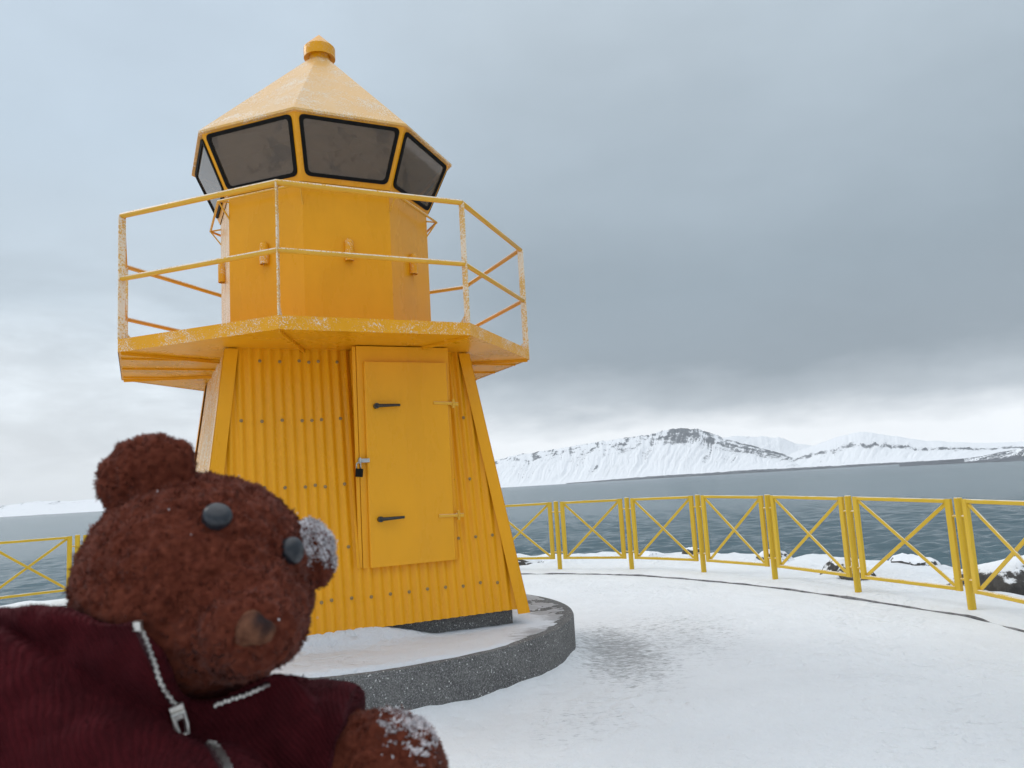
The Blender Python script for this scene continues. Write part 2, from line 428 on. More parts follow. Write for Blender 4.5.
for dr in drs:
    for j in range(NB):
        a = 2*pi*j/NB; r = kr_any(math.degrees(a)) + dr
        x, y = FC.x + r * cos(a), FC.y + r * sin(a); vs.append((x, y, shore_h(x, y, a, r)))
tag(np_mesh('shore_ground', vs, grid_faces(len(drs), NB, True), M_snow), kind='structure')

# kerb: thin concrete lip between the plaza and the bank
vs = []; NK = 300
prof = [(-.016, -.05), (-.014, .011), (-.010, .014), (.012, .014)]
fs = []
for j in range(NK):
    ad = -45 + 255 * j / (NK - 1); a = radians(ad); jig = .016 * fbm(ad * .25, 0, 0, 4)
    for dx, z in prof:
        r = kr_any(ad) + dx; vs.append((FC.x + r * cos(a), FC.y + r * sin(a), z + jig))
fs = grid_faces(NK, len(prof))
tag(np_mesh('kerb', vs, fs, M_kerb, smooth=False), kind='structure')

# sea out to the horizon, with a chop on it
rr_ = [.5, 6, 10, 13]
while rr_[-1] < 420: rr_.append(rr_[-1] + max(.30, rr_[-1] * .0085))
while rr_[-1] < 11500: rr_.append(min(11500, rr_[-1] * 1.12))
rr_ = np.array(rr_); th_a = np.linspace(0, 2*pi, 1441)[:-1]
Rg, Tg = np.meshgrid(rr_, th_a, indexing='ij'); Xs, Ys = Rg * np.cos(Tg), Rg * np.sin(Tg); Zs = np.zeros_like(Xs)
gw = np.random.default_rng(11); space = np.maximum(Rg * 2*pi/1440, np.gradient(rr_)[:, None])
for _ in range(64):
    lam = float(np.exp(gw.uniform(np.log(.55), np.log(3.6)))); di = gw.normal(radians(-70), .55); k_ = 2*pi/lam
    am = .0150 * lam ** .9; ph = gw.uniform(0, 2*pi); fade = np.clip((lam / space - 2.2) / 2.0, 0, 1)
    arg = k_ * (Xs * np.cos(di) + Ys * np.sin(di)) + ph
    Zs += am * fade * (np.sin(arg) + .25 * np.sin(2 * arg + .6)) * .72
env = 1 + .35 * np.sin(Xs * .045 + 1) * np.sin(Ys * .06 + .4 * np.sin(Xs * .03))
Zs = SEA + Zs * env * np.clip((Rg - 8) / 8, 0, 1)
tag(np_mesh('sea', np.stack([Xs, Ys, Zs], -1).reshape(-1, 3), [f[::-1] for f in grid_faces(len(rr_), 1440, True)][::1], M_sea), kind='structure')

# ------------------------------------------------------------------ mountains across the bay
def mountain(name, az0, az1, ridge, D0, D1, D2, rockf, na, ns=46, shape=1.35, seed=0.0, gul=.085, base=SEA):
    vs, rk = [], []
    for i in range(na):
        az = az0 + (az1 - az0) * i / (na - 1); ar = radians(az)
        el = interp(az, ridge); rg = fbm(az * 1.4, seed, 0, 5) * .035
        d0 = D0(az) if callable(D0) else D0
        Hh = tan(radians(max(el, .02))) * D1 * (1 + rg) + 1.4 - base
        for j in range(ns):
            s_ = j / (ns - 1) * 1.25
            if s_ <= 1:
                D = d0 + (D1 - d0) * s_
                pr = .16 * s_ + .84 * (s_ ** shape if s_ < 1 else 1)
                sk = az * 2.2 - s_ * 4.2 + .9 * fbm(az * .7, s_ * 2.0, seed + 60, 3)
                g = fbm(sk, s_ * .7, seed + 3, 5, .8)
                g2 = fbm(sk * 4.5, s_ * 1.6, seed + 8, 4, .7)
                h = Hh * (pr + gul * (.7 * g + .28 * g2) * sin(pi * min(1, s_ * 1.03)) ** .8)
            else:
                D = D1 + (D2 - D1) * (s_ - 1) / .25; h = Hh * (1 - (s_ - 1) * .9); g = g2 = 0
            z = base - 6 * (1 if j == 0 else 0) + max(0, h)
            vs.append((D * sin(ar), D * cos(ar), z)); rk.append(rockf(az, min(s_, 1), g, g2, seed))
    fs = grid_faces(na, ns)
    o = np_mesh(name, vs, [f[::-1] for f in fs], M_mount)
    at = o.data.attributes.new('rock', 'FLOAT', 'POINT'); at.data.foreach_set('value', rk)
    return tag(o, kind='structure')
def rock_main(az, s_, g, g2, sd_):
    stra = fbm(az * .9, s_ * 16, 20, 5, .6); blot = fbm(az * 1.7, s_ * 2.2, 31, 5, .7)
    r = .30 + .62 * sstep(.50, .9, s_) * (.30 + .75 * stra + .55 * blot)
    r += .34 * g2 * sstep(.10, .35, s_) * (1 + 1.2 * fbm(az * .8, s_ * 1.2, 44, 3)) - .05 - .22 * g * sstep(.1, .5, s_)
    pk = math.exp(-((az - 11.9) / 1.25) ** 2) * sstep(.58, .8, s_) ; r += .40 * pk
    rgt = sstep(12.5, 14, az) * sstep(.5, .75, s_) * (1 - .0 * s_); r += .24 * rgt
    if s_ < .12: r -= .12
    return r
mountain('mountain', -7, 19.6, [(-7, 1.3), (-4, 1.75), (-1.34, 2.04), (-.1, 2.25), (3.2, 2.56), (6.15, 2.89), (9.76, 3.15), (10.7, 3.36), (11.4, 3.46), (12.6, 3.40), (13.3, 3.2), (13.96, 3.02), (14.74, 2.55), (15.93, 2.15), (17.2, 1.68), (18.6, 1.18), (19.6, .7)],
         6600, 7900, 9300, rock_main, 620, 54, 1.2, 1.0, .055)
def rock_b(az, s_, g, g2, sd_):
    band = math.exp(-((s_ - .60 - .10 * fbm(az * .8, 1, 4, 3)) / .085) ** 2) * (.55 + .7 * fbm(az * 2.2, s_ * 5, 5, 4))
    r = .20 + .95 * max(0, band) + .30 * g2 + .12 * fbm(az * 5, s_ * 6, 2, 4)
    return r
mountain('mountain', 18.2, 37, [(18.2, .5), (19.2, 1.12), (20.5, 1.5), (22.1, 2.02), (23.8, 2.30), (25.2, 1.95), (27.2, 1.45), (28.8, 1.2), (30.5, 1.0), (32.5, .9), (37, 1.2)],
         6900, 8300, 9600, rock_b, 430, 44, 1.1, 5.0, .06)
def rock_c(az, s_, g, g2, sd_):
    r = .24 + .5 * sstep(.5, .9, s_) * max(0, .3 + fbm(az * 1.6, s_ * 3, 6, 4)) + .3 * g2
    if s_ < .02: r = .8
    return r
mountain('mountain', -44, -22, [(-44, .3), (-36, .55), (-33, .66), (-31.5, .82), (-29.5, .72), (-27, .8), (-24, .4), (-22, .15)], 7600, 8600, 9600, rock_c, 300, 30, 1.0, 9.0, .05)
mountain('coast', 3.5, 29, [(3.5, .015), (6, .07), (8, .13), (11, .19), (13, .15), (16, .22), (19, .16), (22, .14), (25, .12), (29, .07)], 6300, 6420, 6600, lambda az, s_, g, g2, sd_: .95 if s_ < .75 + .3 * g2 else .2, 520, 10, .5, 23.0, .25)
def rock_d(az, s_, g, g2, sd_):
    return .12 + .35 * sstep(.4, .7, s_) * max(0, .2 + g2 * 1.2)
mountain('mountain', 12.5, 22.5, [(12.5, 1.7), (14, 2.4), (15.5, 2.65), (17, 2.45), (18.6, 2.3), (19.6, 1.8), (22.5, 1.2)], 9000, 9900, 10600, rock_d, 240, 30, 1.0, 13.0, .08)
# low headland on the right
def rock_h(az, s_, g, g2, sd_):
    if s_ < .30 or az < 29.5: return 1.3
    return .72 + .5 * g2 + .3 * g
mountain('headland', 25.8, 40, [(25.8, .0), (27.5, .02), (28.4, .06), (29.5, .08), (30.5, .16), (31.5, .34), (33, .50), (40, .8)],
         lambda az: interp(az, [(25.8, 1500), (28, 1450), (30, 1300), (31.5, 1100), (40, 950)]), 1900, 2300, rock_h, 260, 26, .9, 17.0, .22)

# haze: the air over the bay
mt = bpy.data.materials.new('haze_air'); mt.use_nodes = True; M_haze = mt
mt.node_tree.nodes.remove(mt.node_tree.nodes['Principled BSDF'])
t = NT(mt.node_tree); pv = t.n('ShaderNodeVolumePrincipled', i={'Color': (.93, .96, 1, 1), 'Density': 3.4e-5, 'Anisotropy': 0.0})
t.set(mt.node_tree.nodes['Material Output'], 'Volume', pv.outputs[0])
m_ = MB(); m_.box((0, 0, 448), (23200, 23200, 916)); tag(m_.build('haze', M_haze), kind='stuff')

# ------------------------------------------------------------------ boulders of the sea bank
def boulder(loc, size, seed, rotz=0.0):
    import bmesh
    bm = bmesh.new(); bmesh.ops.create_icosphere(bm, subdivisions=5, radius=1)
    for v_ in bm.verts:
        p = v_.co.copy()
        q = p * (1 + .30 * fbm(p.x * .9 + seed * 7, p.y * .9, p.z * .9, 2))
        # facets: clip by a few random planes
        rr = random.Random(seed)
        for k in range(9):
            n_ = Vector((rr.gauss(0, 1), rr.gauss(0, 1), rr.gauss(0, .8))).normalized(); dd = rr.uniform(.62, .86)
            e = q.dot(n_) - dd
            if e > 0: q -= n_ * e * .88
        q += p * (.05 * fbm(p.x * 4 + seed, p.y * 4, p.z * 4, 4))
        v_.co = Vector((q.x * size[0], q.y * size[1], q.z * size[2]))
    me = bpy.data.meshes.new('boulder'); bm.to_mesh(me); bm.free(); me.materials.append(M_rock)
    me.polygons.foreach_set('use_smooth', [True] * len(me.polygons)); me.set_sharp_from_angle(angle=radians(38))
    o = bpy.data.objects.new('boulder', me); COL.objects.link(o); o.location = loc; o.rotation_euler = (0, 0, rotz)
    return o
BG = 'boulders of the sea bank'
for loc, size, sd_, rz, lab in [
    ((5.45, 8.6, -.02), (.95, .7, .50), 3, .3, 'largest dark boulder, half snowed over, behind the rightmost fence panel'),
    ((5.6, 11.6, -.13), (.50, .42, .34), 5, 1.0, 'dark pointed boulder showing through snow behind the second panel from the right'),
    ((4.3, 10.7, -.04), (.40, .3, .34), 8, .6, 'dark boulder just left of the second fence post from the right'),
    ((4.02, 9.7, .09), (.27, .2, .20), 9, 2.0, 'small bare black stone at the foot of the second fence post from the right'),
    ((3.9, 12.4, -.02), (.42, .3, .26), 12, .2, 'small snow covered boulder behind the third fence post from the right'),
    ((2.3, 14.1, -.02), (.5, .35, .2), 14, .5, 'low flat boulder behind the left half of the third fence panel from the tower'),
    ((2.95, 13.9, .0), (.22, .24, .2), 15, 1.2, 'narrow dark stone behind the right end of the third fence panel from the tower'),
    ((-.2, 14.5, .02), (.66, .35, .2), 19, .1, 'long dark slab of rock just right of the tower foot'),
]:
    tag(boulder((loc[0], loc[1], loc[2] - .02), tuple(q * .9 for q in size), sd_, rz), lab, 'boulder', BG)

# ================================================================== LIGHTHOUSE (local X = out of the door side, local Y = to its right)
LH = thing('lighthouse', 'small yellow lighthouse with corrugated tapering tower, railed gallery and glazed lantern', 'lighthouse', (LC.x, LC.y, 0), LTH)
def octp(R, z, k, off=-pi/8): a = off + k * pi/4; return Vector((R * cos(a), R * sin(a), z))
ZB, ZD0, ZD1 = .441, 2.533, 2.629
AB, KB = 1.238, -.1345
def A(z): return AB + KB * (z - ZB)

# concrete core below the cladding
m_ = MB(); a_ = 1.15
m_.prism([(-a_, -a_, .30), (a_, -a_, .30), (a_, a_, .30), (-a_, a_, .30)], (0, 0, .3)); m_.build('tower_base', M_conc, LH)

# corrugated walls (screws are heads in the sheet)
WAVE = .0722
def wall(q):
    rot = Matrix.Rotation(q * pi/2, 3, 'Z'); m_ = MB()
    n = 420; ts = np.linspace(-AB - .001, AB + .001, n); zs = np.linspace(0, 1, 16)
    top = ZD0 + .01
    for i, tt in enumerate(ts):
        for w in zs:
            zt = top if abs(tt) <= A(top) else ZB + (AB - abs(tt)) / -KB
            z = ZB + max(.0, zt - ZB) * w
            off = .0095 * cos(2*pi*tt/WAVE) - .0125
            m_.v.append(tuple(rot @ Vector((A(z) + off, tt, z))))
    fs = grid_faces(n, 16); m_.f = fs; m_.mi = [0] * len(fs)
    m_.cur = 1
    for zr in (2.44, 1.985, 1.485, 1.03, .665):
        k0 = int(A(zr) / WAVE)
        j = 0
        for k in range(-k0, k0 + 1):
            if q == 3 or ((k + 20) % 2 and (k + 20) % 11 != 4): continue
            tt = k * WAVE
            if abs(tt) > A(zr) - .12: continue
            if q == 0 and -.1 < tt < .72 and zr > .8: continue
            z = zr + random.uniform(-.008, .008)
            nrm = Vector((1, 0, -KB)).normalized(); c0 = Vector((A(z) - .004, tt, z))
            ax, ay = Vector((0, 1, 0)), nrm.cross(Vector((0, 1, 0)))
            ring = []
            for rr, hh in ((.013, 0), (.013, .004), (.008, .005), (.0075, .012), (.0, .014)):
                for kk in range(8): ring.append(rot @ (c0 + nrm * hh + (ax * cos(kk*pi/4) + ay * sin(kk*pi/4)) * rr))
            m_.add(ring, [(ii*8 + kk, ii*8 + (kk+1) % 8, (ii+1)*8 + (kk+1) % 8, (ii+1)*8 + kk) for ii in range(4) for kk in range(8)])
    return m_.build('corrugated_wall', [M_yel_frost_glare if q == 3 else M_yel, M_screw], LH, smooth=40)
M_screw = mat_simple('screw_heads', (.30, .19, .07), .35, .0, nscale=200, var=.5)
for q in range(4): wall(q)
# dark inner liner so that the thin sheet is not seen through at its foot
m_ = MB(); q0 = [Vector((sx_ * (A(.46) - .07), sy_ * (A(.46) - .07), .46)) for sx_, sy_ in ((1, -1), (1, 1), (-1, 1), (-1, -1))]
q1 = [Vector((sx_ * (A(ZD0) - .07), sy_ * (A(ZD0) - .07), ZD0)) for sx_, sy_ in ((1, -1), (1, 1), (-1, 1), (-1, -1))]
m_.add(q0 + q1, [(i, (i+1) % 4, 4 + (i+1) % 4, 4 + i) for i in range(4)] + [(3, 2, 1, 0), (4, 5, 6, 7)]); m_.build('inner_wall', M_dark, LH)

# corner trims: folded sheets, two legs meeting on each corner
for q in range(4):
    rot = Matrix.Rotation(q * pi/2, 3, 'Z'); m_ = MB(); w = .098; th_ = .004; zb, zt = ZB - .035, ZD0 - .006
    for side in (0, 1):
        def P(z, u, o_):
            e = A(z) + .010 + o_
            return rot @ (Vector((e, A(z) + .014 + (o_ if side else 0) - u, z)) if side == 0 else Vector((A(z) + .014 - u, e, z)))
        wb = w * 1.06
        pts = [P(zb, 0, 0), P(zb, wb, 0), P(zt, w, 0), P(zt, 0, 0)]; pto = [P(zb, 0, th_), P(zb, wb, th_), P(zt, w, th_), P(zt, 0, th_)]
        m_.add(pts + pto, [(3, 2, 1, 0), (4, 5, 6, 7), (0, 1, 5, 4), (1, 2, 6, 5), (2, 3, 7, 6), (3, 0, 4, 7)])
    m_.build('corner_trim', M_yel, LH)

# door housing, vertical box over the leaning wall, and the door
m_ = MB()
DX = 1.178
def housing(t0, t1, z0, z1, x1, cut=.0):
    vs = [Vector((A(z) - .05, tt, z)) for z in (z0, z1) for tt in (t0, t1)] + [Vector((x1, tt, z)) for z in (z0, z1) for tt in (t0, t1)]
    m_.add(vs, [(0, 2, 6, 4), (1, 5, 7, 3), (4, 6, 7, 5), (0, 4, 5, 1), (2, 3, 7, 6)])
housing(-.045, .700, .865, ZD0 - .004, DX)
m_.build('door_frame', M_yel, LH)
m_ = MB()   # folded flashing up the left edge of the housing
m_.bar((DX - .01, -.062, .872), (DX - .012, -.062, ZD0 - .01), .026, .018, (1, 0, 0)); m_.bar((A(.9) + .012, -.085, .872), (A(2.5) + .012, -.085, ZD0 - .01), .02, .012, (1, 0, 0))
m_.build('flashing', M_yel, LH)
m_ = MB(); m_.bar((1.195, .338, .868), (1.195, .338, 2.402), .668, .034, (1, 0, 0), .2); door = m_.build('door', M_yel, LH)
m_ = MB(); m_.box((1.1825, .338, 1.63), (.008, .64, 1.50)); m_.build('door_seal', M_black, door)
def latch(z):
    m_ = MB(); m_.tube([(1.211, .082, z), (1.252, .082, z)], .021, 12); m_.tube([(1.246, .082, z), (1.250, .17, z + .002), (1.247, .262, z + .004)], [.014, .012, .010], 8)
    return m_.build('latch_handle', M_gun, door, smooth=40)
latch(2.061); latch(1.215)
def hinge(z, dark):
    m_ = MB(); m_.bar((1.217, .545, z + .005), (1.217, .70, z), .022, .010, (1, 0, 0)); m_.tube([(1.20, .715, z - .035), (1.20, .715, z + .035)], .013, 10)
    m_.bar((1.20, .69, z), (1.19, .76, z - .004), .03, .012, (1, 0, 0)); return m_.build('hinge', M_yel_rail, door, smooth=40)
hinge(2.077, 0); hinge(1.203, 1)
m_ = MB(); m_.box((1.198, -.052, 1.655), (.05, .012, .045)); m_.bar((1.2, -.06, 1.655), (1.215, .02, 1.655), .03, .008, (1, 0, 0)); m_.build('hasp', M_steel, door)
PL = thing('padlock', 'small black padlock with steel shackle hanging left of the yellow tower door', 'padlock', (0, 0, 0))
lw = Matrix.Translation((LC.x, LC.y, 0)) @ Matrix.Rotation(LTH, 4, 'Z')
pl = lw @ Vector((1.228, -.068, 1.57)); PL.location = pl; PL.rotation_euler = (0, 0, LTH)
m_ = MB(); m_.bar((0, .0, -.035), (0, .006, .025), .055, .026, (1, 0, 0), .25); m_.build('body', M_black, PL)
m_ = MB(); m_.tube([(0, -.016, .02)] + [(0, -.016 * cos(a), .055 + .016 * sin(a)) for a in np.linspace(0, pi, 9)] + [(0, .016, .02)], .0055, 8); m_.build('shackle', M_steel, PL, smooth=True)

# gallery deck
m_ = MB(); RD = 1.8148
o0 = [octp(RD, ZD0, k) for k in range(8)]; o1 = [octp(RD, ZD1, k) for k in range(8)]
m_.add(o0 + o1, [(k, (k+1) % 8, 8 + (k+1) % 8, 8 + k) for k in range(8)])
deck = m_.build('gallery_deck', M_yel_grain, LH)
i0 = [octp(RD - .004, ZD0 + .004, k) for k in range(8)]
m_ = MB(); m_.add(o1, [tuple(range(8))]); m_.add(i0, [tuple(range(7, -1, -1))]); m_.build('floor_plate', M_yel, deck)
for k in range(8):                                                    # flat ribs from the tower to each corner
    p = octp(RD - .02, ZD0 - .006, k); qd = Vector((p.x, p.y, 0)).normalized(); m_ = MB(); m_.bar(qd * 1.0 + Vector((0, 0, ZD0 - .012)), p, .010, .026); m_.build('joist', M_yel, deck)
for X_ in (.42, -.05, -.52):                                          # folded seams of the floor sheets
    for sg in (-1, 1): m_ = MB(); m_.bar((X_, sg * .95, ZD0 - .003), (X_, sg * 1.66, ZD0 - .003), .016, .016); m_.build('floor_seam', M_yel, deck)

# railing
RG = 1.79; ZT, ZM = 3.571, 3.087
railing = MB(); railing.tube([octp(RG, ZT, k) for k in range(8)] + [octp(RG, ZT, 0), octp(RG, ZT, 1)], .0215, 12, False); railing = railing.build('railing', M_yel_rail, LH, smooth=50)
m_ = MB(); m_.tube([octp(RG, ZM, k) for k in range(8)] + [octp(RG, ZM, 0), octp(RG, ZM, 1)], .020, 12, False); m_.build('mid_rail', M_yel_rail, railing, smooth=50)
for k in range(8):
    m_ = MB(); p = octp(RG, ZD1, k); rd = Vector((p.x, p.y, 0)).normalized(); tg = Vector((-rd.y, rd.x, 0))
    m_.bar(p, octp(RG, ZT - .006, k), .011, .052, rd)
    m_.prism([p - rd * .03 - tg * .006, p - rd * .085 - tg * .006, p - rd * .03 - tg * .006 + Vector((0, 0, .06))], tg * .012)
    m_.build('post', M_yel_rime, railing)

# lantern room
RL = .938; ZW0, ZW1 = 3.925, 4.412; RW0, RW1 = .945, 1.168
m_ = MB(); m_.add([octp(RL, ZD1, k) for k in range(8)] + [octp(RL, ZW0, k) for k in range(8)], [(k, (k+1) % 8, 8 + (k+1) % 8, 8 + k) for k in range(8)] + [tuple(range(8, 16))])
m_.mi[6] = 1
m_.build('lantern_wall', [M_yel, M_yel_frost_glare], LH)
m_ = MB()
loops = []
for k in range(8):
    a, b_, c_, d_ = octp(RW0, ZW0, k), octp(RW0, ZW0, k + 1), octp(RW1, ZW1, k + 1), octp(RW1, ZW1, k)
    ctr = (a + b_ + c_ + d_) / 4; ex = (b_ - a).normalized(); ez = (((c_ + d_) - (a + b_)) / 2).normalized(); nr = ex.cross(ez).normalized()
    Hf = ((c_ + d_) / 2 - (a + b_) / 2).length; w0 = (b_ - a).length / 2; w1 = (c_ - d_).length / 2
    def hole(ins_s, ins_b, ins_t, rad_):
        y0, y1 = ins_b, Hf - ins_t
        wx = lambda y: w0 + (w1 - w0) * y / Hf - ins_s
        cs = [(-wx(y0), y0), (wx(y0), y0), (wx(y1), y1), (-wx(y1), y1)]; pts = []
        for i in range(4):
            p = Vector(cs[i]); pa = (Vector(cs[i-1]) - p).normalized(); pb = (Vector(cs[(i+1) % 4]) - p).normalized()
            for s_ in np.linspace(0, 1, 7):
                q = p + pa * rad_ * (1 - s_) ** 2 + pb * rad_ * s_ ** 2
                pts.append((a + b_) / 2 + ex * q.x + ez * q.y)
        return pts
    H1 = hole(.030, .044, .018, .05); cs4 = [a, b_, c_, d_]
    outer = [cs4[i] for i in range(4) for _ in range(7)]
    vs = outer + H1; n_ = 28; fs = []
    for i in range(n_):
        j = (i + 1) % n_
        fs.append((i, n_ + j, n_ + i) if i % 7 != 6 else (i, j, n_ + j, n_ + i))
    m_.add(vs, fs)
    vs2 = H1 + [p - nr * .05 for p in H1]; m_.add(vs2, [(i, (i+1) % n_, n_ + (i+1) % n_, n_ + i) for i in range(n_)])
    loops.append((H1, hole(.030 + .03, .044 + .03, .018 + .03, .035), nr, ctr))
m_.build('window_band', M_yel, LH)
for H1, H2, nr, ctr in loops:
    g = MB(); n_ = 28; vs = [p - nr * .004 for p in H1] + [p + nr * .012 for p in H1] + [p + nr * .012 for p in H2] + [p - nr * .012 for p in H2]
    g.add(vs, [(r_*n_ + i, r_*n_ + (i+1) % n_, (r_+1)*n_ + (i+1) % n_, (r_+1)*n_ + i) for r_ in range(3) for i in range(n_)])
    win = g.build('window', M_black, LH)
    pn = MB(); pn.add([p + nr * .002 for p in H2], [tuple(range(n_))]); pn.build('pane', M_glass, win)

# inside of the lantern: ceiling, lamp on its pedestal
m_ = MB(); m_.add([octp(1.12, ZW1 - .012, k) for k in range(8)] + [octp(.30, 4.72, k) for k in range(8)], [(8 + k, 8 + (k+1) % 8, (k+1) % 8, k) for k in range(8)] + [tuple(range(15, 7, -1))]); m_.build('ceiling', M_ceiling, LH)
m_ = MB(); m_.lathe([(.13, ZW0 + .004), (.13, 4.02), (.2, 4.03), (.2, 4.06), (.11, 4.08), (.15, 4.12), (.16, 4.2), (.12, 4.30), (.05, 4.36)], 20); m_.build('lamp', M_lens, LH, smooth=40)

# roof
m_ = MB(); RE = 1.196; ZE = 4.418
e0 = [octp(RE, ZE - .012, k) for k in range(8)]; e1 = [octp(RE, ZE + .008, k) for k in range(8)]; n1_ = [octp(.105, 5.485, k) for k in range(8)]
s0 = [octp(RW1 - .02, ZE - .012, k) for k in range(8)]
m_.add(s0 + e0 + e1 + n1_, [(r_*8 + k, r_*8 + (k+1) % 8, (r_+1)*8 + (k+1) % 8, (r_+1)*8 + k) for r_ in range(3) for k in range(8)])
roof = m_.build('roof', M_yel_roof, LH)
m_ = MB(); m_.lathe([(.095, 5.44), (.095, 5.60)], 28, closed_top=False); m_.lathe([(.092, 5.54), (.142, 5.515), (.146, 5.515), (.146, 5.615), (.135, 5.628), (.0, 5.765)], 28, closed_top=False); m_.build('vent_cap', M_yel_grain, roof, smooth=40)

# foot ring below the windows, on brackets
m_ = MB(); RF = 1.03; ZF = 3.865
m_.tube([octp(RF, ZF, k) for k in range(8)] + [octp(RF, ZF, 0), octp(RF, ZF, 1)], .011, 8, False); ring = m_.build('foot_rail', M_yel_rail, LH, smooth=50)
for k in range(8):
    m_ = MB(); p = octp(RF, ZF, k); m_.bar(octp(RL - .01, ZF + .015, k), p, .012, .012); m_.bar(octp(RL - .01, ZF - .14, k), p, .012, .012); m_.build('bracket', M_yel_rail, ring)
# ventilator hoods on each face
for k in range(8):
    a = k * pi/4; x = RL * cos(pi/8) + .022; m_ = MB(); c_ = (x * cos(a), x * sin(a), 0)
    m_.lathe([(.030, 3.33), (.032, 3.285), (.036, 3.285), (.036, 3.43)] + [(.036 * cos(e), 3.43 + .042 * sin(e)) for e in np.linspace(.2, pi/2 - .02, 7)], 20, c_)
    m_.cur = 1; m_.lathe([(.033, 3.30), (.001, 3.302)], 20, c_)
    m_.build('ventilator', [M_yel_grain, M_dark], LH, smooth=50)

# ------------------------------------------------------------------ plinth and its snow
PT = .313; RP = 2.05
m_ = MB(); m_.lathe([(RP, -.12), (RP, PT - .02), (RP - .006, PT - .006), (RP - .02, PT), (.02, PT)], 128)
tag(m_.build('plinth', M_conc, None, smooth=30, loc=(LC.x, LC.y, 0)), 'round grey exposed aggregate concrete plinth under the yellow tower', 'plinth')
vs, bare = [], []; nr_, na_ = 44, 300
for i in range(nr_):
    for j in range(na_):
        a = 2*pi*j/na_; r = .95 + (2.05 - .95) * i / (nr_ - 1)
        x, y = r * cos(a), r * sin(a)
        la = a - LTH; lx, ly = r * cos(la), r * sin(la)         # lighthouse axes
        edge = RP - .045 + .03 * fbm(cos(a) * 6, sin(a) * 6, 2, 5)
        dw = max(abs(lx), abs(ly)) - 1.24                         # distance from the wall foot
        h = .014 + .008 * fbm(x * 4, y * 4, 1, 4) + .004 * fbm(x * 18, y * 18, 3, 3)
        left = sstep(.62, -.05, ly) if lx > 0 else .6
        h += .112 * left * math.exp(-(max(0, dw) / .05) ** 1.2) + .015 * left
        br = sstep(.55, 1.3, ly) * sstep(.0, .35, dw) * .8 + .25 * sstep(.35, .0, RP - r)
        h -= .014 * br
        if r > edge - .03: h -= (r - edge + .03) * 1.0
        vs.append((LC.x + x, LC.y + y, PT + h if r < RP - .004 else PT - .03)); bare.append(br)
o = np_mesh('snow_cover', vs, grid_faces(nr_, na_, True), M_psnow)
at = o.data.attributes.new('bare', 'FLOAT', 'POINT'); at.data.foreach_set('value', bare)
tag(o, 'thin trodden snow lying on the round plinth around the tower foot', 'snow', kind='stuff')

# ================================================================== FENCE round the plaza
FE = thing('fence', 'yellow steel safety fence of crossed panels curving round the plaza edge', 'fence', (FC.x, FC.y, 0))
angs = [3.0 - 11.35 * 3, 3.0 - 11.35 * 2, 3.0 - 11.35, 3.0, 14.8, 27.4, 38.3, 49.2, 59.5] + [59.5 + 11.27 * i for i in range(1, 12)]
def fp(a, z, r=FR): return Vector((r * cos(radians(a)), r * sin(radians(a)), z))
for i, a in enumerate(angs):
    h = fence_h(a); m_ = MB(); lean = random.uniform(-.006, .006)
    r_f = fence_r(a); m_.tube([fp(a, -.1, r_f), fp(a, h - .006, r_f), fp(a, h, r_f)], [.0365, .0365, .031], 14); m_.build('post', M_fence, FE, smooth=40)
    if i + 1 == len(angs): break
    a2 = angs[i + 1]; h2 = fence_h(a2); gap = .112
    p0, p1 = fp(a, 0, fence_r(a)), fp(a2, 0, fence_r(a2)); dd = (p1 - p0).normalized(); q0, q1 = p0 + dd * gap, p1 - dd * gap
    nrm = dd.cross(Vector((0, 0, 1)))
    m_ = MB(); Zb, zt0, zt1 = .215, h - .012, h2 - .012
    up = Vector((0, 0, 1))
    m_.bar(q0 + up * (Zb - .02), q0 + up * (zt0 + .0), .036, .066, dd); m_.bar(q1 + up * (Zb - .02), q1 + up * (zt1 + .0), .036, .066, dd)
    m_.bar(q0 + dd * .033 + up * (zt0 - .02), q1 - dd * .033 + up * (zt1 - .02), .034, .038); m_.bar(q0 + dd * .033 + up * Zb, q1 - dd * .033 + up * Zb, .034, .038)
    for q, s_, zt in ((q0, -1, zt0), (q1, 1, zt1)):                                          # hooks to the posts
        for z in (Zb + .09, zt - .16): m_.tube([q + up * z + dd * s_ * .03, q + up * z + dd * s_ * .085], .013, 8)
    pan = m_.build('panel', M_fence, FE)
    for zz0, zz1, off in ((Zb + .02, zt1 - .04, .0), (zt0 - .04, Zb + .02, .013)):
        b_ = MB(); b_.bar(q0 + dd * .034 + up * zz0 + nrm * off, q1 - dd * .034 + up * zz1 + nrm * off, .012, .036, (0, 0, 1)); b_.build('cross_bar', M_fence, pan)

